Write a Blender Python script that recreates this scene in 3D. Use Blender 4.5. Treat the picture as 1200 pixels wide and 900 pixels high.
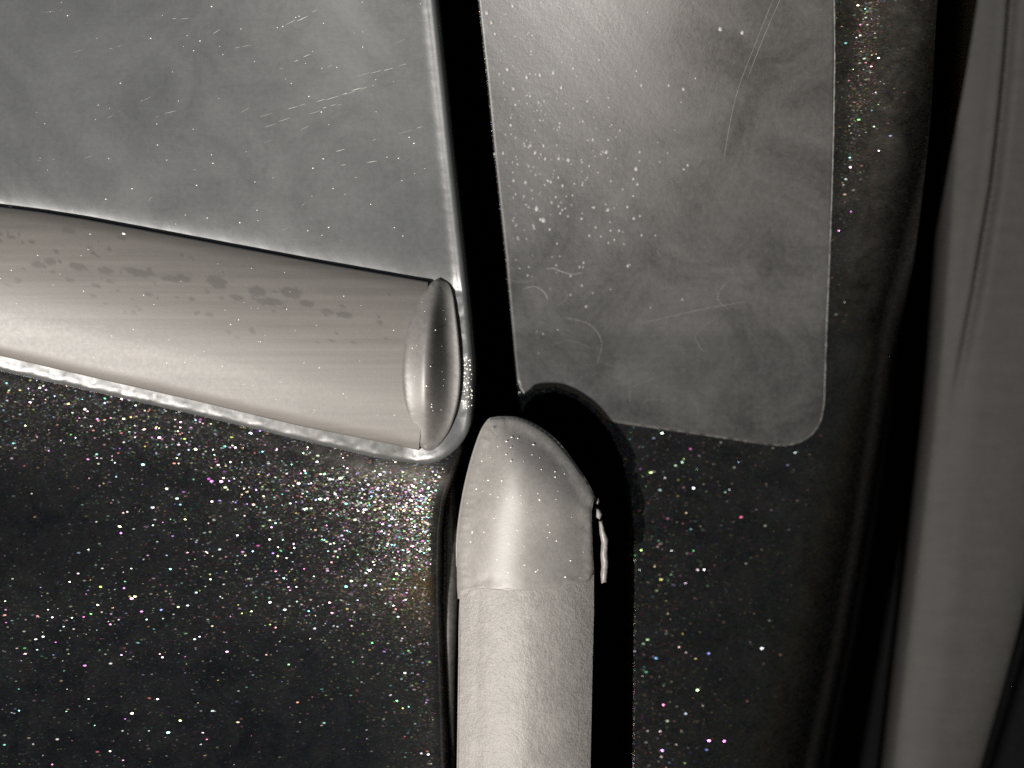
import bpy, bmesh, math, random
import numpy as np
from mathutils import Vector, Matrix
from mathutils.geometry import delaunay_2d_cdt, tessellate_polygon

for o in list(bpy.data.objects):
    bpy.data.objects.remove(o)
scene = bpy.context.scene
COL = scene.collection
rnd = random.Random(7)

# ------------------------------------------------------------------ camera, light, exposure
# Everything is laid out on the body side in millimetres: X right, Y up along the body, Z out of it;
# TILT then leans the whole body back into the world.
D = 140.0                                    # lens to the body, mm
TILT = Matrix.Rotation(math.radians(58.5), 4, 'X')
L = Vector((-0.50, -0.36, 0.80)).normalized()      # towards the sun, in body axes

cd = bpy.data.cameras.new("camera")
cam = bpy.data.objects.new("camera", cd)
COL.objects.link(cam)
cd.sensor_width = 36.0
cd.lens = 36.0 * D / 120.0
cd.clip_start = 0.01
cd.clip_end = 50.0
cd.dof.use_dof = True
cd.dof.focus_distance = (D - 1.0) / 1000
cd.dof.aperture_fstop = 9.0
cam.location = (0, 0, D / 1000)
scene.camera = cam

w = bpy.data.worlds.new("World")
scene.world = w
w.use_nodes = True
nt = w.node_tree
bg = nt.nodes["Background"]
sky = nt.nodes.new("ShaderNodeTexSky")
sky.sky_type = 'NISHITA'
sky.sun_disc = False
Lw = (TILT.to_3x3() @ L).normalized()
sky.sun_elevation = math.asin(Lw.z)
sky.sun_rotation = math.atan2(Lw.x, Lw.y)
nt.links.new(sky.outputs[0], bg.inputs[0])
bg.inputs[1].default_value = 0.05

sd = bpy.data.lights.new("sun", 'SUN')
sun = bpy.data.objects.new("sun", sd)
COL.objects.link(sun)
sd.energy = 5.0
sd.angle = math.radians(0.5)
sd.color = (1.0, 0.97, 0.935)
sun.rotation_euler = L.to_track_quat('Z', 'Y').to_euler()
sun.location = L * 1.0

scene.render.engine = 'CYCLES'
vs = scene.view_settings
vs.view_transform = 'Standard'
vs.look = 'None'
vs.exposure = 0.7
vs.gamma = 1.0
vs.use_curve_mapping = False
scene.cycles.use_denoising = False
scene.cycles.max_bounces = 6
scene.cycles.sample_clamp_indirect = 4.0
scene.cycles.sample_clamp_direct = 5.0

# ------------------------------------------------------------------ helpers
def mm(px, py, d=0.0):
    """photograph pixel on the plane d mm out of the body -> mm"""
    k = 0.1 * (D - d) / D
    return ((px - 600) * k, (450 - py) * k)

def interp(table, v):
    xs = [a for a, b in table]; ys = [b for a, b in table]
    if v < xs[0]:                                   # carry straight on past the ends
        return ys[0] + (v - xs[0]) * (ys[1] - ys[0]) / (xs[1] - xs[0])
    if v > xs[-1]:
        return ys[-1] + (v - xs[-1]) * (ys[-1] - ys[-2]) / (xs[-1] - xs[-2])
    return float(np.interp(v, xs, ys))

def ext(table, lo=None, hi=None):
    """the table carried on to lo and hi"""
    t = list(table)
    if lo is not None and t[0][0] > lo:
        t = [(lo, interp(table, lo))] + t
    if hi is not None and t[-1][0] < hi:
        t = t + [(hi, interp(table, hi))]
    return t

def sstep(a, b, x):
    t = min(max((x - a) / (b - a), 0.0), 1.0)
    return t * t * (3 - 2 * t)

def hnoise(x, y, s=0):
    """cheap smooth value noise, about -1..1"""
    return (math.sin(x * 1.7 + s) * math.cos(y * 1.3 - s * 0.7) + math.sin(x * 0.63 - y * 0.9 + 2.1 * s)
            + 0.5 * math.sin(x * 3.9 + y * 3.1 + s * 3.3)) / 2.5

def link_obj(name, me, mat, parent=None):
    o = bpy.data.objects.new(name, me)
    COL.objects.link(o)
    if mat:
        me.materials.append(mat)
    if parent:
        o.parent = parent
    return o

def mesh_from(name, V, F, mat, parent=None, smooth=True):
    me = bpy.data.meshes.new(name)
    me.from_pydata([(a / 1000, b / 1000, c / 1000) for a, b, c in V], [], F)
    me.update()
    bm = bmesh.new(); bm.from_mesh(me)
    bmesh.ops.recalc_face_normals(bm, faces=bm.faces)
    bm.to_mesh(me); bm.free()
    me.polygons.foreach_set("use_smooth", [smooth] * len(me.polygons))
    return link_obj(name, me, mat, parent)

def thing(name, label, cat, group=None):
    o = bpy.data.objects.new(name, None)
    COL.objects.link(o)
    o.empty_display_size = 0.01
    o['label'] = label; o['category'] = cat
    if group:
        o['group'] = group
    return o

def resample(pts, step):
    out = []
    n = len(pts)
    for i in range(n):
        a = np.array(pts[i]); b = np.array(pts[(i + 1) % n])
        k = max(1, int(round(np.linalg.norm(b - a) / step)))
        for j in range(k):
            out.append(tuple(a + (b - a) * j / k))
    return out

def smooth_curve(pts, k=8, closed=False):
    """Catmull-Rom through pts"""
    n = len(pts); out = []
    P = [np.array(p, float) for p in pts]
    for i in range(n if closed else n - 1):
        p0 = P[(i - 1) % n] if closed or i > 0 else P[0]
        p1 = P[i]; p2 = P[(i + 1) % n]
        p3 = P[(i + 2) % n] if closed or i + 2 < n else P[-1]
        for j in range(k):
            t = j / k
            out.append(tuple(0.5 * (2 * p1 + (p2 - p0) * t + (2 * p0 - 5 * p1 + 4 * p2 - p3) * t * t
                                    + (3 * p1 - p0 - 3 * p2 + p3) * t ** 3)))
    if not closed:
        out.append(tuple(P[-1]))
    return out

def seg_dist(P, poly):
    """distance of points P (n,2) to the closed polyline"""
    A = np.array(poly); B = np.roll(A, -1, axis=0)
    best = np.full(len(P), 1e9)
    for s in range(0, len(A), 64):
        a = A[s:s + 64]; b = B[s:s + 64]
        ab = b - a
        ap = P[:, None, :] - a[None]
        t = np.clip((ap * ab).sum(2) / np.maximum((ab * ab).sum(1), 1e-12), 0, 1)
        d = np.linalg.norm(ap - t[..., None] * ab, axis=2).min(1)
        best = np.minimum(best, d)
    return best

def inside(P, poly):
    A = np.array(poly); B = np.roll(A, -1, axis=0)
    c = np.zeros(len(P), bool)
    x, y = P[:, 0], P[:, 1]
    for (x1, y1), (x2, y2) in zip(A, B):
        if y1 == y2:
            continue
        c ^= ((y1 > y) != (y2 > y)) & (x < (x2 - x1) * (y - y1) / (y2 - y1) + x1)
    return c

def slab(name, outline, zf, mat, parent=None, thick=4.0, step=0.4, grid=0.7,
         rings=(0.06, 0.15, 0.3, 0.5, 0.8, 1.2), lap=0, attr=None):
    """a solid sheet: outline in mm, zf(x, y, d) gives the height of its outer face (d: mm to the edge)"""
    ol = resample(outline, step)
    area = sum(a[0] * b[1] - b[0] * a[1] for a, b in zip(ol, ol[1:] + ol[:1]))
    if area < 0:
        ol = ol[::-1]
    n = len(ol)
    A = np.array(ol)
    T = np.roll(A, -1, axis=0) - np.roll(A, 1, axis=0)
    T /= np.maximum(np.linalg.norm(T, axis=1, keepdims=True), 1e-9)
    N = np.stack([-T[:, 1], T[:, 0]], 1)
    pts = [A]
    for r in rings:
        Q = A + N * r
        keep = (seg_dist(Q, ol) > r * 0.985) & inside(Q, ol)
        pts.append(Q[keep])
    lo = A.min(0); hi = A.max(0)
    gx = np.arange(lo[0], hi[0], grid); gy = np.arange(lo[1], hi[1], grid * 0.87)
    G = np.array([(x + (grid / 2 if j % 2 else 0), y) for j, y in enumerate(gy) for x in gx])
    keep = inside(G, ol)
    G = G[keep]
    G = G[seg_dist(G, ol) > (rings[-1] if rings else 0) + grid * 0.55]
    pts.append(G)
    P = np.concatenate(pts)
    res = delaunay_2d_cdt([Vector(p) for p in P], [(i, (i + 1) % n) for i in range(n)], [], 1, 1e-6)
    P2 = np.array([(v.x, v.y) for v in res[0]])
    tris = [tuple(f) for f in res[2]]
    orig = res[3]
    d = seg_dist(P2, ol)
    loop = [None] * n
    for i, os_ in enumerate(orig):
        for q in os_:
            if q < n:
                loop[q] = i
                d[i] = 0.0
    loop = [q for q in loop if q is not None]
    z = np.array([zf(p[0], p[1], dd) for p, dd in zip(P2, d)])
    if lap:
        nb = [set() for _ in P2]
        for f in tris:
            for a in range(len(f)):
                nb[f[a]].add(f[a - 1]); nb[f[a - 1]].add(f[a])
        fix = set(loop)
        for _ in range(lap):
            z2 = z.copy()
            for i, s in enumerate(nb):
                if i not in fix and d[i] > 0.1:
                    z2[i] = 0.5 * z[i] + 0.5 * sum(z[j] for j in s) / len(s)
            z = z2
    V = [(p[0], p[1], zz) for p, zz in zip(P2, z)]
    F = list(tris)
    base = len(V)
    zb = min(z[q] for q in loop) - thick
    for q in loop:
        V.append((P2[q][0], P2[q][1], zb))
    m = len(loop)
    for i in range(m):
        j = (i + 1) % m
        F.append((loop[i], base + i, base + j, loop[j]))
    for t3 in tessellate_polygon([[Vector((P2[q][0], P2[q][1], 0)) for q in loop]]):
        F.append(tuple(base + i for i in t3))
    o = mesh_from(name, V, F, mat, parent)
    if attr:
        at = o.data.attributes.new(attr[0], 'FLOAT', 'POINT')
        at.data.foreach_set("value", [attr[1](v[0], v[1]) for v in V])
    return o

# ------------------------------------------------------------------ materials
class NT:
    def __init__(self, name):
        self.m = bpy.data.materials.new(name)
        self.m.use_nodes = True
        self.t = self.m.node_tree
        self.p = self.t.nodes["Principled BSDF"]
    def n(self, typ, **kw):
        nd = self.t.nodes.new(typ)
        for k, v in kw.items():
            setattr(nd, k, v)
        return nd
    def l(self, a, b):
        self.t.links.new(a, b)
    def set(self, **kw):
        for k, v in kw.items():
            self.p.inputs[k.replace('_', ' ')].default_value = v
    def coord(self, scale=(1000, 1000, 1000), rot=0.0):
        tc = self.n("ShaderNodeTexCoord")
        mp = self.n("ShaderNodeMapping")
        mp.inputs['Scale'].default_value = scale
        mp.inputs['Rotation'].default_value = (0, 0, rot)
        self.l(tc.outputs['Object'], mp.inputs['Vector'])
        return mp.outputs[0]
    def noise(self, vec, scale, detail=4, rough=0.55, dist=0.0):
        nz = self.n("ShaderNodeTexNoise")
        nz.inputs['Scale'].default_value = scale
        nz.inputs['Detail'].default_value = detail
        nz.inputs['Roughness'].default_value = rough
        nz.inputs['Distortion'].default_value = dist
        self.l(vec, nz.inputs['Vector'])
        return nz.outputs['Fac']
    def ramp(self, fac, stops):
        r = self.n("ShaderNodeValToRGB")
        el = r.color_ramp.elements
        while len(el) < len(stops):
            el.new(0.5)
        for e, (p, c) in zip(el, stops):
            e.position = p
            e.color = (c, c, c, 1) if isinstance(c, (int, float)) else (*c, 1)
        self.l(fac, r.inputs[0])
        return r.outputs[0]
    def math(self, op, a, b=None, clamp=False):
        m = self.n("ShaderNodeMath", operation=op, use_clamp=clamp)
        for i, v in enumerate((a, b)):
            if v is None:
                continue
            if isinstance(v, (int, float)):
                m.inputs[i].default_value = v
            else:
                self.l(v, m.inputs[i])
        return m.outputs[0]
    def mix(self, f, a, b):
        m = self.n("ShaderNodeMix", data_type='RGBA')
        for s, v in ((m.inputs[0], f), (m.inputs[6], a), (m.inputs[7], b)):
            if isinstance(v, (int, float)):
                s.default_value = v if s == m.inputs[0] else (v, v, v, 1)
            elif isinstance(v, tuple):
                s.default_value = (*v, 1)
            else:
                self.l(v, s)
        return m.outputs[2]
    def bump(self, h, strength=0.3, dist=0.0001, normal=None):
        b = self.n("ShaderNodeBump")
        b.inputs['Strength'].default_value = strength
        b.inputs['Distance'].default_value = dist
        self.l(h, b.inputs['Height'])
        if normal:
            self.l(normal, b.inputs['Normal'])
        return b.outputs[0]

def mat_paint(name, dust=0.0, s1=0.8, s2=1.1, coat=1.38):
    """black flake paint under clear coat"""
    k = NT(name)
    geo = k.n("ShaderNodeNewGeometry")
    def layer(cell, density, rad, spread, seed):
        vec = k.coord((1000 / cell * 0.5, 1000 / cell, 0.001), 0.12 + seed)
        # a little wobble so that the cells do not line up
        vo = k.n("ShaderNodeTexVoronoi", voronoi_dimensions='2D', feature='F1')
        vo.inputs['Scale'].default_value = 1.0
        k.l(vec, vo.inputs['Vector'])
        wn = k.n("ShaderNodeTexWhiteNoise", noise_dimensions='3D')
        k.l(vo.outputs['Color'], wn.inputs['Vector'])
        wn2 = k.n("ShaderNodeTexWhiteNoise", noise_dimensions='3D')
        k.l(wn.outputs['Color'], wn2.inputs['Vector'])
        sep = k.n("ShaderNodeSeparateColor"); k.l(wn2.outputs['Color'], sep.inputs[0])
        on = k.math('LESS_THAN', sep.outputs[0], density)
        # flakes of different sizes
        r = k.math('MULTIPLY', k.math('ADD', k.math('MULTIPLY', sep.outputs[1], 0.8), 0.35), rad)
        mask = k.math('MULTIPLY', on, k.math('LESS_THAN', vo.outputs['Distance'], r))
        # tilt of each flake, most of them nearly flat
        v = k.n("ShaderNodeVectorMath", operation='SUBTRACT')
        k.l(wn.outputs['Color'], v.inputs[0]); v.inputs[1].default_value = (0.5, 0.5, 0.5)
        amt = k.math('MULTIPLY', k.math('ADD', k.math('POWER', sep.outputs[2], 2.2), 0.1), spread)
        vsn = k.n("ShaderNodeVectorMath", operation='SCALE')
        k.l(v.outputs[0], vsn.inputs[0]); k.l(amt, vsn.inputs['Scale'])
        ad = k.n("ShaderNodeVectorMath", operation='ADD')
        k.l(geo.outputs['Normal'], ad.inputs[0]); k.l(vsn.outputs[0], ad.inputs[1])
        nm = k.n("ShaderNodeVectorMath", operation='NORMALIZE'); k.l(ad.outputs[0], nm.inputs[0])
        hs = k.n("ShaderNodeCombineColor", mode='HSV')
        wn3 = k.n("ShaderNodeTexWhiteNoise", noise_dimensions='3D'); k.l(wn2.outputs['Color'], wn3.inputs['Vector'])
        s3 = k.n("ShaderNodeSeparateColor"); k.l(wn3.outputs['Color'], s3.inputs[0])
        k.l(s3.outputs[0], hs.inputs[0])
        k.l(k.math('MULTIPLY', k.math('POWER', s3.outputs[1], 0.8), 0.78), hs.inputs[1])
        k.l(k.math('ADD', k.math('MULTIPLY', s3.outputs[2], 0.045), 0.02), hs.inputs[2])
        return mask, nm.outputs[0], hs.outputs[0]
    m1, n1, c1 = layer(0.20, 0.62, 0.46, s1, 0.0)
    m2, n2, c2 = layer(0.33, 0.04, 0.34, s2, 0.35)
    m0, n0, c0 = layer(0.13, 0.8, 0.5, s1 * 0.7, 0.6)
    mask = k.math('MAXIMUM', k.math('MAXIMUM', m1, m2), m0)
    col = k.mix(m2, k.mix(m1, c0, c1), c2)
    nv0 = k.n("ShaderNodeMix", data_type='VECTOR')
    k.l(m1, nv0.inputs[0]); k.l(n0, nv0.inputs[4]); k.l(n1, nv0.inputs[5])
    nv = k.n("ShaderNodeMix", data_type='VECTOR')
    k.l(m2, nv.inputs[0]); k.l(nv0.outputs[1], nv.inputs[4]); k.l(n2, nv.inputs[5])
    nv2 = k.n("ShaderNodeMix", data_type='VECTOR')
    k.l(mask, nv2.inputs[0]); k.l(geo.outputs['Normal'], nv2.inputs[4]); k.l(nv.outputs[1], nv2.inputs[5])
    vec = k.coord()
    # thin uneven road dust
    dn = k.noise(vec, 0.25, 6, 0.65, 0.6)
    dn2 = k.noise(k.coord((1000, 3000, 1000), 0.5), 1.4, 5, 0.7)
    df = k.math('MULTIPLY', k.ramp(dn, [(0.35, 0.15), (0.75, 1.0)]), k.ramp(dn2, [(0.3, 0.4), (0.7, 1.0)]))
    at = k.n("ShaderNodeAttribute", attribute_name="dust")
    fac = k.math('MULTIPLY', k.math('MULTIPLY', df, dust), k.math('ADD', at.outputs['Fac'], 1.0), True)
    dd = k.n("ShaderNodeBsdfDiffuse")
    dd.inputs['Color'].default_value = (0.20, 0.19, 0.175, 1)
    ms = k.n("ShaderNodeMixShader")
    k.l(fac, ms.inputs[0]); k.l(k.p.outputs[0], ms.inputs[1]); k.l(dd.outputs[0], ms.inputs[2])
    k.l(ms.outputs[0], k.t.nodes["Material Output"].inputs['Surface'])
    k.l(k.mix(mask, (0.003, 0.003, 0.0033), col), k.p.inputs['Base Color'])
    k.l(mask, k.p.inputs['Metallic'])
    k.l(k.math('SUBTRACT', 0.5, k.math('MULTIPLY', mask, 0.29)), k.p.inputs['Roughness'])
    k.l(nv2.outputs[1], k.p.inputs['Normal'])
    k.set(Coat_Weight=1.0 if coat > 1.3 else 0.6, Coat_Roughness=0.06, Coat_IOR=coat, Specular_IOR_Level=0.0)
    k.l(k.bump(k.noise(vec, 0.9, 2), 0.25, 0.00002), k.p.inputs['Coat Normal'])
    return k.m

def mat_rubber(name, base, rough=0.45, grain=0.25, gscale=2.2, streak=0.0, stain_shade=False, spec=0.5, warm=(1.0, 0.965, 0.92), srot=-0.19):
    k = NT(name)
    vec = k.coord()
    n1 = k.noise(vec, 0.35, 5, 0.6)
    n2 = k.noise(vec, gscale, 6, 0.65)
    c0 = tuple(base * 0.78 * a for a in warm); c1 = tuple(base * 1.2 * a for a in warm)
    f = k.math('ADD', k.math('MULTIPLY', n1, 0.45), k.math('MULTIPLY', n2, 0.55))
    if streak:
        sv = k.coord((1000 * 0.02, 1000 * 1.1, 1000), srot)
        f = k.math('ADD', k.math('MULTIPLY', f, 1 - streak), k.math('MULTIPLY', k.noise(sv, 1.0, 6, 0.6), streak))
    f = k.ramp(f, [(0.30, 0.0), (0.70, 1.0)])
    col = k.mix(f, c0, c1)
    rg = k.ramp(n2, [(0.3, rough - 0.025), (0.7, rough + 0.025)])
    if stain_shade:
        at = k.n("ShaderNodeAttribute", attribute_name="stain_shade")
        col = k.mix(at.outputs['Fac'], col, tuple(base * 0.5 * a for a in warm))
    k.l(col, k.p.inputs['Base Color'])
    k.l(rg, k.p.inputs['Roughness'])
    k.set(Specular_IOR_Level=spec)
    if grain:
        h = k.math('ADD', n2, k.math('MULTIPLY', k.noise(vec, gscale * 2.6, 3), 0.5))
        k.l(k.bump(h, grain, 0.00012), k.p.inputs['Normal'])
    return k.m

def mat_sheet(name, base, rough, tint=(1, 1, 1), grain=0.12, spec=0.5, blotch=0.5):
    """satin black-out sheet under a veil of dust and fine scratches"""
    k = NT(name)
    vec = k.coord()
    n1 = k.noise(vec, 0.09, 7, 0.62, 0.8)
    n2 = k.noise(vec, 1.6, 5, 0.7)
    s1 = k.noise(k.coord((1000 * 0.06, 1000 * 2.2, 1000), 0.35), 1.0, 4, 0.6)
    s2 = k.noise(k.coord((1000 * 2.5, 1000 * 0.05, 1000), 0.12), 1.0, 4, 0.6)
    f = k.math('ADD', k.math('MULTIPLY', n1, 0.64), k.math('ADD', k.math('MULTIPLY', n2, 0.26), k.math('ADD', k.math('MULTIPLY', s1, 0.06), k.math('MULTIPLY', s2, 0.04))))
    f = k.ramp(f, [(0.38, 0.0), (0.62, 1.0)])
    lo = tuple(base * (1 - blotch * 0.5) * a for a in tint); hi = tuple(base * (1 + blotch * 0.5) * a for a in tint)
    k.l(k.mix(f, lo, hi), k.p.inputs['Base Color'])
    k.l(k.ramp(f, [(0.0, rough - 0.05), (1.0, rough + 0.06)]), k.p.inputs['Roughness'])
    k.set(Specular_IOR_Level=spec)
    h = k.math('ADD', k.math('MULTIPLY', n2, 0.9), k.math('MULTIPLY', s1, 0.35))
    k.l(k.bump(h, grain, 0.00006), k.p.inputs['Normal'])
    return k.m

def mat_plain(name, col, rough=0.6, spec=0.3, noise=0.3):
    k = NT(name)
    n1 = k.noise(k.coord(), 1.3, 5)
    k.l(k.mix(k.ramp(n1, [(0.35, 0.0), (0.65, 1.0)]), tuple(c * (1 - noise) for c in col), tuple(c * (1 + noise) for c in col)), k.p.inputs['Base Color'])
    k.set(Roughness=rough, Specular_IOR_Level=spec)
    return k.m

M_PAINT = mat_paint("black_flake_paint", 0.05)
M_PAINT2 = mat_paint("black_flake_paint_dusty", 0.04, 1.05, 1.25, 1.28)
M_SASH = mat_sheet("sash_sheet", 0.056, 0.36, (0.94, 1.0, 1.025), 0.14, 0.5, 0.22)
M_FILM = mat_sheet("clear_film_over_black", 0.024, 0.42, (1.0, 0.995, 0.975), 0.34, 0.45, 0.9)
M_BELT = mat_rubber("belt_rubber", 0.090, 0.50, 0.06, 2.0, 0.8, True, warm=(1.0, 0.94, 0.87))
M_CAPB = mat_rubber("end_cap_plastic", 0.095, 0.45, 0.05, 1.4)
M_STRIP = mat_rubber("grained_rubber", 0.17, 0.50, 1.0, 1.6)
M_DOME = mat_rubber("smooth_rubber", 0.155, 0.47, 0.12, 2.6)
M_SEAL = mat_rubber("seal_rubber", 0.021, 0.75, 0.04, 1.2, 0.3, spec=0.2, srot=1.48)
M_EDGE = mat_plain("hem_edge", (0.03, 0.029, 0.028), 0.35, 0.5)
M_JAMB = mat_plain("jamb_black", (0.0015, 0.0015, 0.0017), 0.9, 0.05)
M_DUST = mat_plain("pale_dust", (0.75, 0.72, 0.66), 0.5, 0.5)
M_HAIR = mat_plain("hairline_scratch", (0.10, 0.10, 0.095), 0.5, 0.5)
M_RIM = mat_plain("pale_film_rim", (0.042, 0.041, 0.039), 0.55, 0.35, 0.8)
M_SCUFF = mat_plain("pale_scuff", (0.34, 0.33, 0.31), 0.5, 0.5)

kw = NT("water")
kw.set(Base_Color=(0.5, 0.5, 0.5, 1), Roughness=0.13, IOR=1.45, Alpha=0.4)  # half-opaque grey base stands in for the drops' bright glint
M_WATER = kw.m

# ------------------------------------------------------------------ setting: the dark jamb behind the gap
def box(name, x0, x1, y0, y1, z0, z1, mat, parent=None):
    V = [(x, y, z) for z in (z0, z1) for y in (y0, y1) for x in (x0, x1)]
    F = [(0, 1, 3, 2), (4, 5, 7, 6), (0, 1, 5, 4), (2, 3, 7, 6), (0, 2, 6, 4), (1, 3, 7, 5)]
    return mesh_from(name, V, F, mat, parent, False)
jamb = box("door_jamb", -125, 150, -110, 110, -48, -44, M_JAMB)  # near-black colour holds the deep shade of the gap
jamb['kind'] = 'structure'
jamb['label'] = 'unlit black jamb at the back of the door gaps'

# ------------------------------------------------------------------ right-hand panel, with its film
ZR = -8.0
def zpanel(px, py):
    """height of the right-hand panel, photograph pixels in"""
    z = ZR
    s = min(50.0, max(0.0, (390 - py) * 0.1057))
    z += 0.0033 * s * s + 0.085 * s * (1 + math.erf(((px - 600) * 0.1 - 9) / 19))                              # swells out towards the top
    z += 0.30 * max(0.0, (px - 975) * 0.1057) * sstep(430, 120, py)
    z -= 3.5 * sstep(780, 1060, px) * sstep(300, 950, py)
    z += 0.9 * math.exp(-((px - 1075 + 0.09 * (py - 0)) / 26) ** 2) * 0.4
    return z

PANEL = thing("door_panel_with_film", "black metallic painted panel right of the gap, carrying a rounded clear film patch", "car panel")
edge_r = ext([(-160, 1122), (0, 1106), (150, 1098), (300, 1088), (480, 1068), (650, 1046), (780, 1026), (900, 1002), (1060, 972)], -420, 1320)
GAPX = [(-420, 515), (-160, 543), (0, 560), (90, 570), (190, 580), (300, 592), (390, 600), (450, 606), (488, 612)]
gap_shade_l = [mm(x, y, zpanel(x, y)) for y, x in GAPX] + [mm(x, y, ZR) for x, y in [(617, 472), (628, 463), (650, 459), (676, 468), (698, 485), (716, 508), (730, 540), (738, 575), (743, 620), (744, 680), (743, 760), (742, 900), (741, 1060), (740, 1320)]]  # panel edge cut along the cast-shadow outline: shade put into the shape
ol = gap_shade_l + [mm(x, y, zpanel(x, y) - 4) for y, x in reversed(edge_r)]
def topx(x, y):
    k = 0.1 * (D - ZR) / D
    return 600 + x / k, 450 - y / k
def z_painted(x, y, d):
    px, py = topx(x, y)
    er = interp(edge_r, py) - px                    # pixels to the right-hand edge
    z = zpanel(px, py)
    u = min(max((150 - er) / 150, 0), 1.15)
    return z - 9.0 * u ** 3.2
slab("painted_panel", ol, z_painted, M_PAINT2, PANEL, thick=14, step=0.6, grid=0.9,
     attr=("dust", lambda x, y: (lambda p: 2.2 * math.exp(-((p[0] - 1022 + 0.03 * p[1]) / 26) ** 2) * sstep(520, 100, p[1])
                                  + 0.5 * sstep(560, 100, p[1]) - 0.45 * sstep(450, 800, p[1]) - 1.2 * sstep(-90, -20, p[0] - interp(edge_r, p[1])))(topx(x, y))))  # no dust along the rolled right edge: its shade put into the colour

# the film: its lower right corner rounded
fr = [(986, -410), (985, -150), (984, 0), (979, 150), (973, 300), (969, 400), (967, 470)]
corner = smooth_curve([(967, 470), (963, 492), (953, 508), (938, 518), (920, 522), (902, 521)], 5)
fb = [(880, 518), (800, 506), (715, 494)]
film_px = fr + corner[1:] + fb + [(710, 493), (698, 479), (676, 463), (650, 454), (628, 458), (616, 467)] + [(x + 0.6, y) for y, x in reversed(GAPX[:-1])]
film_ol = [mm(x, y, zpanel(x, y)) for x, y in film_px]
def z_film(x, y, d):
    px, py = topx(x, y)
    return z_painted(x, y, 9) + 0.16 - 0.12 * (1 - min(d / 0.18, 1)) ** 2 + 0.012 * hnoise(x * 0.5, y * 0.5, 1)
film = slab("protective_film", film_ol, z_film, M_FILM, PANEL, thick=0.1, step=0.4, grid=0.7, rings=(0.05, 0.1, 0.18, 0.35, 0.7))
# raised rim along the film edge, paler than the film
def ribbon(name, pts, width, zf, h, mat, parent=None, V=None, F=None):
    """a thin rounded bead along pts (mm) lying on zf"""
    own = V is None
    if own:
        V, F = [], []
    n = len(pts); b = len(V)
    for i, (x, y) in enumerate(pts):
        a = pts[max(i - 1, 0)]; c = pts[min(i + 1, n - 1)]
        tx, ty = c[0] - a[0], c[1] - a[1]
        l = math.hypot(tx, ty) or 1
        nx, ny = -ty / l, tx / l
        taper = min(1.0, 0.25 + min(i, n - 1 - i) * 0.3)
        wv = width * taper
        for s, hh in ((-1, -0.02), (-0.6, 0.6), (0, 1), (0.6, 0.6), (1, -0.02)):
            px, py = x + nx * s * wv / 2, y + ny * s * wv / 2
            V.append((px, py, zf(px, py) + h * hh * taper))
    for i in range(n - 1):
        for j in range(4):
            F.append((b + i * 5 + j, b + i * 5 + j + 1, b + (i + 1) * 5 + j + 1, b + (i + 1) * 5 + j))
    if own:
        return mesh_from(name, V, F, mat, parent)

rim_px = fr[1:] + corner[1:] + fb
rim_pts = [mm(x - 0.6, y - 0.6, zpanel(x, y)) for x, y in smooth_curve(rim_px, 6)]
ribbon("film_rim", rim_pts, 0.22, lambda x, y: z_film(x, y, 9) - 0.01, 0.05, M_RIM, film)

# ------------------------------------------------------------------ left-hand door
DOOR = thing("car_door", "black car door left of the gap, grey waist moulding under its satin window sash", "car door")
sash_r = ext([(-160, 494), (0, 514), (100, 524), (170, 531), (300, 545), (380, 553), (430, 557), (470, 556)], -420)
ytop = [(-160, 226), (0, 247.5), (50, 254), (100, 262), (200, 280.5), (357, 310), (430, 323), (490, 333.5), (560, 345)]
ytop = ext(ytop, -460)
ybot = [(-160, 378), (0, 417), (120, 445), (230, 470), (350, 499), (470, 523), (560, 543)]
ybot = ext(ybot, -460)
ylip = [(-160, 398), (0, 436), (120, 463), (230, 488), (350, 517), (440, 538), (470, 543)]
ylip = ext(ylip, -450)

def tb(px, py):
    a = interp(ytop, px); b = interp(ybot, px)
    return (py - a) / (b - a)
def topx0(x, y):
    return 600 + x * 10, 450 - y * 10

right = [(x, y) for y, x in sash_r]
cor = smooth_curve([(556, 470), (552, 498), (541, 520), (524, 536), (500, 545), (470, 543)], 5)
lip = [(x, y) for x, y in reversed(ylip)]
sash_px = right + cor[1:] + lip[1:] + [(-450, -420)]
sash_ol = [mm(x, y) for x, y in sash_px]
def z_sash(x, y, d):
    px, py = topx0(x, y)
    t = tb(px, py)
    z = 0.0
    sy = min(48.0, max(0.0, (370 - py) * 0.1))
    z += 0.0027 * sy * sy * sstep(100, 540, px)
    er = interp(sash_r, py) - px
    # bead along the door edge: climbs, then rolls over into the gap
    z += 0.34 * math.exp(-((er - 7) / 5.0) ** 2) * sstep(560, 440, py)
    # rolls down into the seat of the moulding
    tt = (interp(ytop, px) - py) / 10               # mm above the moulding
    if tt > 0:
        z -= (0.46 + 0.05 * hnoise(x * 0.8, y * 0.5, 2)) * math.exp(-tt / 1.15)
    else:
        z -= 0.35 + 0.135 * max(0.0, -tt - 14.5) * sstep(530, 470, px)
    r = 0.7
    if d < r:
        z -= 0.7 * (1 - math.sqrt(max(0, 1 - (1 - d / r) ** 2)))
    z += 0.02 * hnoise(x * 0.25, y * 0.3, 3)
    if tt < 0:
        z += 0.045 * hnoise(x * 1.3, y * 2.6, 4) + 0.035 * hnoise(x * 3.1, y * 5.0, 1)
    return z
sash = slab("sash_panel", sash_ol, z_sash, M_SASH, DOOR, thick=5.0, step=0.4, grid=0.55)

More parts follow.
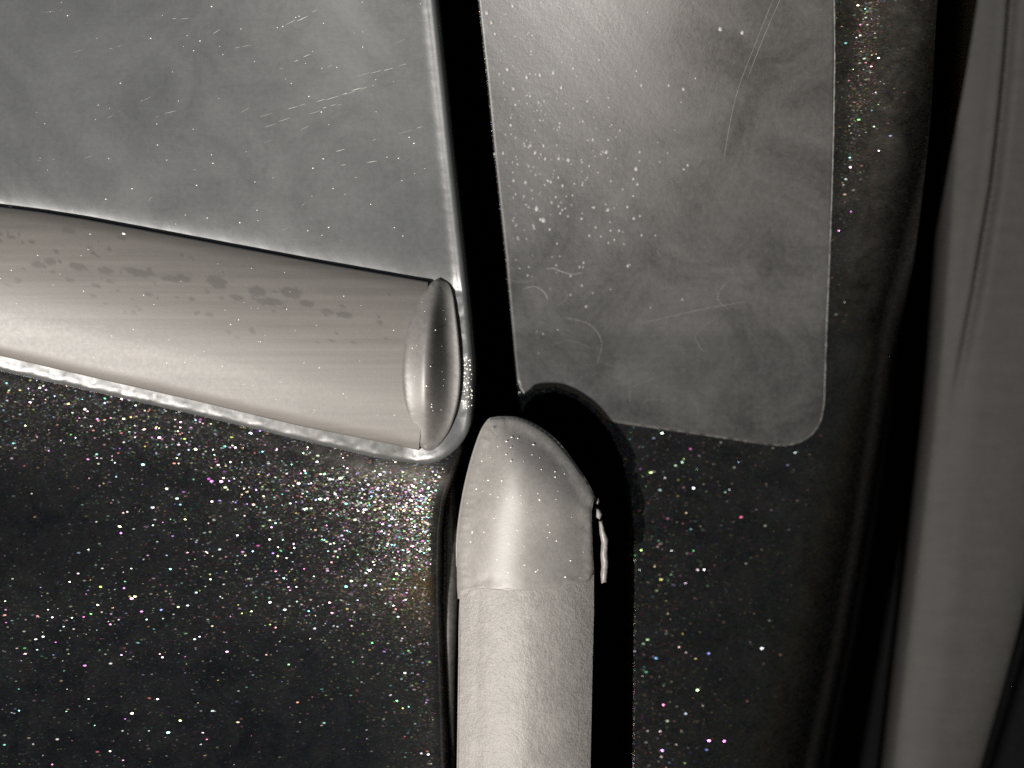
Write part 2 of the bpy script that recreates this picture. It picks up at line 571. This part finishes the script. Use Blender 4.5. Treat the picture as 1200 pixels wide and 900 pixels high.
# waist moulding: a swept rounded section
def z_belt(px, py):
    t = tb(px, py)
    zz = 2.0 - 5.0 * (t - 0.42) ** 2
    if t > 0.9:
        zz -= 30.0 * (t - 0.9) ** 2
    if t < 0.05:
        zz -= 60.0 * (0.05 - t) ** 2
    zz += 0.05 * math.sin(t * 21) * sstep(0.6, 0.9, t)
    return zz
stains = []
for sx, sy, a, b in [(52, 312, 9, 4), (66, 309, 7, 4), (97, 314, 11, 4.5), (130, 319, 10, 4), (170, 321, 18, 4.5), (205, 329, 12, 3.5), (219, 328, 10, 4), (257, 331, 13, 5.5),
                     (262, 335, 9, 5), (305, 343, 11, 6), (282, 350, 9, 3.5), (345, 344, 13, 7), (320, 355, 14, 5), (362, 357, 9, 4), (85, 272, 9, 4), (147, 280, 6, 3), (20, 280, 6, 3),
                     (385, 366, 8, 3), (405, 370, 10, 3), (120, 336, 5, 2.5), (180, 346, 5, 2.5), (30, 330, 5, 2.5), (90, 330, 6, 2.5), (230, 352, 5, 2.5), (250, 370, 4, 3), (300, 388, 4, 3)]:
    stains.append((sx, sy, a, b))
for _ in range(70):
    sx = rnd.uniform(-60, 470); stains.append((sx, interp(ytop, sx) + rnd.uniform(15, 100), rnd.uniform(1.5, 4), rnd.uniform(1.2, 2.5)))
def stain_shade(px, py):
    v = 0.0
    for sx, sy, a, b in stains:
        dx = px - sx; dy = py - sy - 0.17 * dx
        if abs(dx) > a * 2 or abs(dy) > b * 2.2:
            continue
        q = (dx / a) ** 2 + (dy / b) ** 2
        q *= 1 + 0.55 * hnoise(px * 0.33, py * 0.4, sx)
        v = max(v, sstep(1.15, 0.65, q) * 0.62)
    # grimy upper edge, with the shade of its top curve painted in
    t = tb(px, py)
    v = max(v, 0.38 * sstep(0.22 + 0.06 * hnoise(px * 0.02, py * 0.05, 2), 0.02, t))
    return v
NX, NY = 440, 84
V, F, ST = [], [], []
for i in range(NX + 1):
    for j in range(NY + 1):
        px = -452 + (502 - 11 * (j / NY) ** 2 + 452) * i / NX
        a = interp(ytop, px) - 5.0; b = interp(ybot, px)
        py = a + (b - a) * j / NY
        x, y = mm(px, py)
        z = z_belt(px, py)
        V.append((x, y, z)); ST.append(stain_shade(px, py))
W1 = NY + 1
for i in range(NX):
    for j in range(NY):
        F.append((i * W1 + j, i * W1 + j + 1, (i + 1) * W1 + j + 1, (i + 1) * W1 + j))
# turn the two long edges under, and close the ends
for j in (0, NY):
    base = len(V)
    for i in range(NX + 1):
        x, y, z = V[i * W1 + j]
        V.append((x, y + (-0.05 if j == 0 else 0.05), -1.2)); ST.append(0)
    for i in range(NX):
        F.append((i * W1 + j, (i + 1) * W1 + j, base + i + 1, base + i))
belt = mesh_from("waist_moulding", V, F, M_BELT, DOOR)
at = belt.data.attributes.new("stain_shade", 'FLOAT', 'POINT')
at.data.foreach_set("value", ST)

# end cap of the waist moulding: a folded leaf, lit to its left, falling away to its right
cl = [(326, 514), (333, 503), (345, 494), (365, 485), (395, 477), (430, 473), (465, 474), (495, 480), (515, 487), (527, 496)]
cr = [(326, 514), (330, 524), (342, 530), (365, 534), (400, 538), (435, 540), (465, 538), (490, 532), (510, 523), (527, 508)]
cap_px = smooth_curve([(x, y) for y, x in cl] + [(x, y) for y, x in reversed(cr)][:-1], 5, True)
cap_ol = [mm(x, y, 0.5) for x, y in cap_px]
_c = np.array(smooth_curve([(x, y) for y, x in cl], 6)); CLX, CLY = _c[:, 0], _c[:, 1]
_c = np.array(smooth_curve([(x, y) for y, x in cr], 6)); CRX, CRY = _c[:, 0], _c[:, 1]
def z_cap(x, y, d):
    px = 600 + x * 10; py = 450 - y * 10
    a = float(np.interp(py, CLY, CLX)); b = float(np.interp(py, CRY, CRX))
    u = min(max((px - a) / max(b - a, 1), 0), 1)
    t = min(max((py - 326) / 201, 0), 1)
    prof = np.interp(u, [0, 0.10, 0.22, 0.36, 0.42, 0.48, 0.80, 0.93, 0.97, 1.0], [1.07, 1.14, 1.28, 1.50, 1.62, 1.54, 0.06, 0.06, 0.24, 0.18])
    h = z_belt(min(px, 492), 326 + (py - 326) * 0.98)
    env = (1 - (abs(t - 0.45) / 0.58) ** 3)
    z = 0.1 + max(h, 0.2) * prof * max(env, 0.12) + 0.05 * env
    return z - 0.22 * (1 - min(d / 0.35, 1)) ** 2
cap = slab("end_cap", cap_ol, z_cap, M_CAPB, belt, thick=2.0, step=0.3, grid=0.3, rings=(0.06, 0.14, 0.26, 0.4), lap=5)

# painted skin below the waist
skin_r = [(520, 546), (540, 541), (560, 533), (585, 526), (620, 522), (700, 522), (800, 526), (900, 530), (1060, 534), (1320, 541)]
ZS = -3.6
skin_px = [(x, y - 12) for x, y in ylip] + [(515, 528), (546, 520)] + [(x, y) for y, x in skin_r[1:]] + [(-450, 1320)]
skin_ol = [mm(x, y, ZS) for x, y in skin_px]
bu = [(-160, 462), (0, 487), (60, 493), (130, 508), (200, 538), (260, 567), (320, 592), (400, 618)]
bl = [(-160, 474), (0, 513), (60, 531), (130, 551), (200, 570), (260, 584), (320, 595), (400, 619)]
def z_skin(x, y, d):
    k = 0.1 * (D - ZS) / D
    px, py = 600 + x / k, 450 - y / k
    lipd = (py - np.interp(px, [a for a, b in ylip], [b for a, b in ylip])) / 10
    z = ZS - 0.06 * (1 - math.exp(-max(lipd, 0) / 4.0))
    # added crease, shaped to hold the sky-reflection band; fades out to the right
    a = interp(bu, px); b = interp(bl, px)
    wid = (b - a) * k
    q = min(max((py - a) / max(b - a, 0.1), 0), 1)
    z += 0.04 * wid * q
    # leans out towards the gap, then rolls over
    er = (interp(skin_r, py) - px) * k
    z += 3.3 * math.exp(-max(er, 0) / 13.0) * (1 - 0.85 * sstep(565, 760, py))
    if er < 1.6:
        z -= 2.2 * (1 - math.sqrt(max(0.0, 1 - (1 - max(er, 0) / 1.6) ** 2)))
    # hollow under the waist, then the door swells out again
    dn = min(40.0, max(0.0, (py - 600) * 0.1))
    z += 0.0055 * dn * dn * sstep(0, 30, er)
    lf = min(50.0, max(0.0, (430 - px) * 0.1))
    z += 0.0022 * lf * lf * sstep(520, 700, py)
    z -= 0.10 * max(0.0, (py - 545) * 0.1) * sstep(680, 560, py) * sstep(180, 420, px)
    return z
slab("painted_skin", skin_ol, z_skin, M_PAINT, DOOR, thick=3.0, step=0.4, grid=0.6,
     attr=("dust", lambda x, y: 9.0 * math.exp(-((450 - y * 10 - 14 - interp(ylip, 600 + x * 10)) / 16) ** 2) * sstep(300, 480, 600 + x * 10)
           + 2.2 * math.exp(-((450 - y * 10 - 14 - interp(ylip, 600 + x * 10)) / 5) ** 2)))

# folded hem seen between skin and gap moulding
hem_px = smooth_curve([(531, 562), (536, 600), (538, 660), (537, 720), (534, 800), (534, 900), (536, 1060), (541, 1320)], 4) + [(524, 1320), (520, 1060), (520, 900), (518, 800), (516, 700), (516, 620), (524, 575)]
slab("hem_flange", [mm(x, y, -5.0) for x, y in hem_px], lambda x, y, d: -5.4 + 0.9 * math.sqrt(max(0, 1 - (1 - min(d / 0.9, 1)) ** 2)),
     M_EDGE, DOOR, thick=2.5, step=0.4, grid=0.5, rings=(0.08, 0.2, 0.4, 0.7))

# ------------------------------------------------------------------ upright gap moulding
GAP = thing("gap_moulding", "upright pale grey rubber moulding in the door gap, ending in a rounded cap", "rubber trim")
strip_px = [(538, 672), (538, 700), (538, 760), (537, 830), (536, 900), (535, 1060), (535, 1320), (688, 1320), (691, 1060), (692, 980), (693, 900), (695, 800), (697, 720), (697, 672)]
R_ = 8.2
def z_sec(d, top=3.1, foot=0.9):
    q = min(d / R_, 1.0)
    return foot + top * 1.02 * (1 - (1 - q) ** 2)
ZM = 2.0
def z_strip(x, y, d):
    k = 0.1 * (D - ZM) / D
    px, py = 600 + x / k, 450 - y / k
    # only the long sides count, not the ends
    l = interp([(672, 538), (760, 538), (900, 536), (1060, 535)], py); r = interp([(672, 697), (720, 697), (800, 695), (900, 693), (1060, 691)], py)
    dd = min(px - l, r - px) * k
    z = z_sec(max(dd, 0))
    # shallow flute along the left shoulder
    z -= 0.10 * math.exp(-((px - l - 22) / 5.0) ** 2)
    z += 0.03 * hnoise(x * 0.5, y * 0.35, 5)
    return z
slab("rubber_strip", [mm(x, y, ZM) for x, y in strip_px], z_strip, M_STRIP, GAP, thick=5.0, step=0.35, grid=0.45, rings=(0.05, 0.12, 0.22, 0.4, 0.7, 1.1))
dome_px = ([(536, 704)] + smooth_curve([(535, 690), (535, 655), (537, 620), (543, 580), (551, 545), (560, 516), (567, 500), (574, 491)], 4)
           + smooth_curve([(585, 489), (606, 490), (628, 499), (649, 514), (667, 534), (682, 554), (692, 570), (699, 585)], 4)
           + [(696, 589), (694, 600), (695, 640), (697, 674), (690, 683), (660, 686), (620, 688), (590, 689), (566, 688), (551, 692), (545, 700)])
dome_ol = [mm(x, y, ZM) for x, y in dome_px]
side_ol = [mm(x, y, ZM) for x, y in dome_px[:-11]] 
rim = np.array([mm(x, y, ZM) for x, y in (dome_px[:dome_px.index((696, 589))] + [(696, 620), (697, 660), (697, 720), (697, 900), (537, 900), (536, 720)])])
def z_dome(x, y, d):
    P = np.array([[x, y]])
    dd = seg_dist(P, rim)[0]
    k = 0.1 * (D - ZM) / D
    py = 450 - y / k
    z = z_sec(dd, 3.15, 0.95) + 0.17
    z += 0.75 * math.exp(-((py - 548) / 66) ** 2) * min(dd / 4.0, 1.0) ** 1.5     # the cap is fullest above its middle
    if py > 670 and d < 0.5:
        z -= 0.16 * (1 - d / 0.5) ** 1.5
    return z
slab("end_cap", dome_ol, z_dome, M_DOME, GAP, thick=5.0, step=0.35, grid=0.4, rings=(0.05, 0.12, 0.22, 0.4, 0.7, 1.1), lap=16)
# thin moulded rims round the cap and down the left of the strip
rp = [p for p in dome_px if p[1] < 665 and p[0] < 700][:44]
ribbon("cap_rim", [mm(x, y, 1.0) for x, y in rp], 0.32, lambda x, y: 0.86, 0.26, M_DOME, GAP)
ribbon("strip_rim", [mm(interp([(672, 538), (760, 538), (900, 536), (1060, 535)], y) + 0.5, y, 1.0) for y in range(706, 1320, 12)], 0.26, lambda x, y: 0.86, 0.2, M_STRIP, GAP)
# torn flash of rubber along the right of the cap
for pts in ([(697, 590), (701, 583), (699, 578), (703, 588), (700, 592)],
            [(698, 595), (703, 597), (706, 603), (703, 609), (698, 606)],
            [(702, 611), (706, 610), (709, 622), (713, 632), (712, 648), (713, 660), (712, 672), (711, 682), (705, 684), (704, 674), (705, 664), (704, 650), (705, 636), (703, 625)]):
    o = slab("torn_flash", [mm(x, y, 0.3) for x, y in pts], lambda x, y, d: 0.25 + 0.35 * min(d / 0.2, 1) + 0.08 * hnoise(x * 3, y * 3, 2), M_DOME, GAP,
             thick=0.7, step=0.15, grid=0.2, rings=(0.06, 0.14))

# ------------------------------------------------------------------ rubber seal on the far right
SEAL = thing("weatherstrip", "dull grey rubber weatherstrip along the right of the black panel, with a groove", "rubber seal")
ZW = -20.0
wl = [(-420, 1160), (-160, 1140), (0, 1128), (150, 1120), (300, 1110), (400, 1103), (480, 1096), (560, 1087), (650, 1077), (760, 1064), (900, 1048), (1060, 1030), (1320, 996)]
gr = [(-420, 1222), (-160, 1196), (0, 1181), (80, 1175), (150, 1168), (220, 1160), (280, 1150), (340, 1140), (420, 1124), (500, 1108), (560, 1098)]
wr = [(-420, 1360), (-160, 1330), (300, 1280), (500, 1248), (640, 1218), (730, 1198), (800, 1180), (900, 1152), (1060, 1105), (1320, 1028)]
w_px = [(x, y) for y, x in wl] + [(x, y) for y, x in reversed(wr)]
def z_seal(x, y, d):
    k = 0.1 * (D - ZW) / D
    px, py = 600 + x / k, 450 - y / k
    a = interp(wl, py); b = interp(wr, py); g = interp(gr, py)
    u = (px - a) / (b - a)
    z = ZW + 2.4 * math.sqrt(max(0.0, 1 - (2 * min(max(u, 0), 1) - 1) ** 2)) - 1.0 * sstep(300, 950, py)
    f = sstep(520, 250, py)
    z -= 2.4 * f * math.exp(-((px - g) / 4.5) ** 2)
    z -= 0.2 * f * math.exp(-((px - g + 16) / 8) ** 2)
    z += 0.12 * math.exp(-((px - a - 40) / 14) ** 2)
    return z
slab("seal_body", [mm(x, y, ZW) for x, y in w_px], z_seal, M_SEAL, SEAL, thick=6.0, step=0.5, grid=0.45, rings=(0.08, 0.2, 0.4, 0.8))
# outer panel beyond the seal, in the near-black of the jamb
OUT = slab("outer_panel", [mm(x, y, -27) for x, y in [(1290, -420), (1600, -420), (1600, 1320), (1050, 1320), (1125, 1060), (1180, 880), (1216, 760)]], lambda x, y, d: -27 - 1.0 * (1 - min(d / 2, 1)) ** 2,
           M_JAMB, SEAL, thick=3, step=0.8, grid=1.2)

# ------------------------------------------------------------------ small things: drops, dust, scuffs
def dome_into(V, F, x, y, z, rx, ry, h, ang=0, n=8):
    b = len(V)
    ca, sa = math.cos(ang), math.sin(ang)
    ringz = ((1.0, -0.15), (0.92, 0.35), (0.6, 0.8))
    for rr, hz in ringz:
        for i in range(n):
            t = 2 * math.pi * i / n
            ex, ey = rx * rr * math.cos(t), ry * rr * math.sin(t)
            V.append((x + ex * ca - ey * sa, y + ex * sa + ey * ca, z + h * hz))
    V.append((x, y, z + h))
    V.append((x, y, z - h * 0.15))
    for k in range(2):
        for i in range(n):
            j = (i + 1) % n
            F.append((b + k * n + i, b + k * n + j, b + (k + 1) * n + j, b + (k + 1) * n + i))
    for i in range(n):
        j = (i + 1) % n
        F.append((b + 2 * n + i, b + 2 * n + j, b + 3 * n))
        F.append((b + j, b + i, b + 3 * n + 1))
V, F = [], []
drops = [(602, 5, 4.5), (601, 27, 2.6), (572, 33, 3.2), (577, 43, 2.6), (581, 55, 2.2), (595, 93, 2.6), (617, 102, 2.6), (632, 100, 2.8), (647, 98, 2.6), (602, 114, 2.4), (656, 114, 2.4),
         (629, 247, 3.2), (637, 260, 3.4), (665, 193, 2.8), (654, 191, 2.2), (627, 184, 2.2), (708, 185, 2.6), (742, 204, 2.6), (711, 249, 2.6), (645, 217, 2), (616, 217, 2), (602, 215, 2),
         (590, 184, 2), (580, 185, 1.8), (690, 278, 1.8), (626, 269, 1.8), (829, 60, 2.8), (853, 64, 2.4), (875, 20, 1.8), (792, 120, 2.2), (651, 234, 1.8)]
for _ in range(330):
    px = 575 + abs(rnd.gauss(0, 90)); py = rnd.gauss(190, 85)
    if px < 572 + 0.1 * py or px > 960 or py > 440 or py < -20:
        continue
    drops.append((px, py, rnd.uniform(0.7, 1.7) * (1 if rnd.random() < 0.85 else 1.3)))
for px, py, r in drops:
    x, y = mm(px, py, ZR)
    r *= 0.1
    dome_into(V, F, x, y, z_film(x, y, 9), r * rnd.uniform(0.75, 1.0), r * rnd.uniform(0.95, 1.25), r * 0.65, rnd.uniform(-0.5, 0.3))
wd = mesh_from("water_droplets", V, F, M_WATER)
wd['kind'] = 'stuff'
wd['label'] = 'tiny clear water droplets sprinkled over the upper film patch'

V, F = [], []
def speck(px, py, d0, zf, r, el=1.6, ang=None):
    x, y = mm(px, py, d0)
    dome_into(V, F, x, y, zf(x, y), r * el, r, r * 0.5, rnd.uniform(0.0, 0.5) if ang is None else ang, 6)
zs = lambda x, y: z_sash(x, y, 9)
zb = lambda x, y: z_belt(600 + x * 10, 450 - y * 10)
def zdm(x, y):
    return z_dome(x, y, 9)
for _ in range(95):                                  # window sash
    px = 500 * rnd.random() ** 0.7; py = rnd.uniform(0, 330)
    if py < interp(ytop, px) - 8 and px < interp(sash_r, py) - 20:
        speck(px, py, 0, zs, rnd.choice((0.03, 0.035, 0.045, 0.06)))
for _ in range(90):                                   # waist moulding
    px = rnd.uniform(0, 470); py = rnd.uniform(255, 520)
    if 0.05 < tb(px, py) < 0.95:
        speck(px, py, 1.5, lambda x, y: z_belt(*topx0(*(x, y))), rnd.choice((0.03, 0.035, 0.05)))
speck(148, 275, 0.3, zb, 0.13, 1.9, -0.2)
speck(11, 242, 0, zs, 0.14, 1.8, -0.2)
for _ in range(75):                                   # rounded cap
    px = rnd.uniform(545, 692); py = rnd.uniform(505, 680)
    x, y = mm(px, py, 3.5)
    if inside(np.array([[x, y]]), dome_ol)[0] and seg_dist(np.array([[x, y]]), dome_ol)[0] > 0.5:
        speck(px, py, 3.5, zdm, rnd.choice((0.035, 0.045, 0.06, 0.075)))
for _ in range(26):                                   # end cap of the waist moulding
    px = rnd.uniform(482, 532); py = rnd.uniform(350, 510)
    x, y = mm(px, py, 1)
    if inside(np.array([[x, y]]), cap_ol)[0] and seg_dist(np.array([[x, y]]), cap_ol)[0] > 0.4:
        speck(px, py, 1, lambda x, y: z_cap(x, y, 9), rnd.choice((0.035, 0.05, 0.07)))
for _ in range(90):                                   # gritty rim beside it
    px = rnd.uniform(541, 553); py = rnd.uniform(418, 480)
    x, y = mm(px, py, 0)
    dd = seg_dist(np.array([[x, y]]), sash_ol)[0]
    if inside(np.array([[x, y]]), sash_ol)[0]:
        speck(px, py, 0, lambda x, y: z_sash(x, y, dd) - 0.02, rnd.choice((0.05, 0.07, 0.1)), 1.2)
ds = mesh_from("dust_specks", V, F, M_DUST)
ds['kind'] = 'stuff'
ds['label'] = 'pale dust specks stuck to the mouldings and the window sash'

V, F = [], []
def scuff(a, b, d0, zf, wmm, broken=0.5, h=0.012):
    """a line of short scuffs from a to b (pixels)"""
    l = math.hypot(b[0] - a[0], b[1] - a[1])
    s = 0
    while s < l:
        e = min(l, s + rnd.uniform(4, 16))
        if rnd.random() > broken:
            j = rnd.uniform(-1.2, 1.2)
            pts = []
            for i in range(4):
                q = (s + (e - s) * i / 3) / l
                pts.append(mm(a[0] + (b[0] - a[0]) * q, a[1] + (b[1] - a[1]) * q + j, d0))
            ribbon("", pts, wmm * rnd.uniform(0.6, 1.3), zf, h, None, None, V, F)
        s = e + rnd.uniform(1, 7)
for a, b in [((310, 47), (376, 19)), ((336, 80), (374, 65)), ((295, 141), (436, 105)), ((300, 153), (402, 124)), ((395, 179), (496, 152)), ((136, 94), (148, 93)),
             ((420, 95), (478, 80)), ((150, 235), (170, 233)), ((400, 195), (470, 186)), ((385, 120), (440, 104))]:
    scuff(a, b, 0, zs, 0.07, 0.45)
for _ in range(26):
    x0 = rnd.uniform(20, 470); y0 = rnd.uniform(10, 280)
    if y0 < interp(ytop, x0) - 25:
        scuff((x0, y0), (x0 + rnd.uniform(6, 26), y0 - rnd.uniform(1, 9)), 0, zs, 0.04, 0.2)
sc = mesh_from("sash_scuffs", V, F, M_SCUFF)
sc['kind'] = 'stuff'
sc['label'] = 'fine slanting scuff marks across the satin window sash'

V, F = [], []
zfl = lambda x, y: z_film(x, y, 9)
def hair(pts, wmm, h=0.012):
    c = smooth_curve(pts, 8)
    ribbon("", [mm(x, y, ZR) for x, y in c], wmm, zfl, h, None, None, V, F)
hair([(640, 316), (648, 315), (658, 319), (670, 322), (684, 320)], 0.12, 0.03)
hair([(752, 379), (790, 370), (830, 361), (872, 354)], 0.05)
hair([(660, 372), (690, 380), (705, 400), (700, 425)], 0.05)
hair([(612, 340), (625, 336), (637, 342), (642, 352)], 0.07)
hair([(890, 15), (870, 70), (850, 130), (840, 200)], 0.04)
hair([(905, 0), (880, 60), (862, 110)], 0.04)
for _ in range(10):
    x0 = rnd.uniform(620, 940); y0 = rnd.uniform(300, 480); a = rnd.uniform(0, 6.28); r = rnd.uniform(8, 38)
    hair([(x0, y0), (x0 + r * math.cos(a), y0 + r * 0.6 * math.sin(a)), (x0 + 2 * r * math.cos(a + 0.5), y0 + 1.2 * r * math.sin(a + 0.5))], 0.025, 0.006)
fsx = mesh_from("film_scratches", V, F, M_HAIR)
fsx['kind'] = 'stuff'
fsx['label'] = 'thin curved pale scratches over the lower clear film patch'

# ------------------------------------------------------------------ lean the whole body, camera and sun together
for o in list(scene.objects):
    if o.parent is None:
        bpy.context.view_layer.update()
        o.matrix_world = TILT @ o.matrix_world
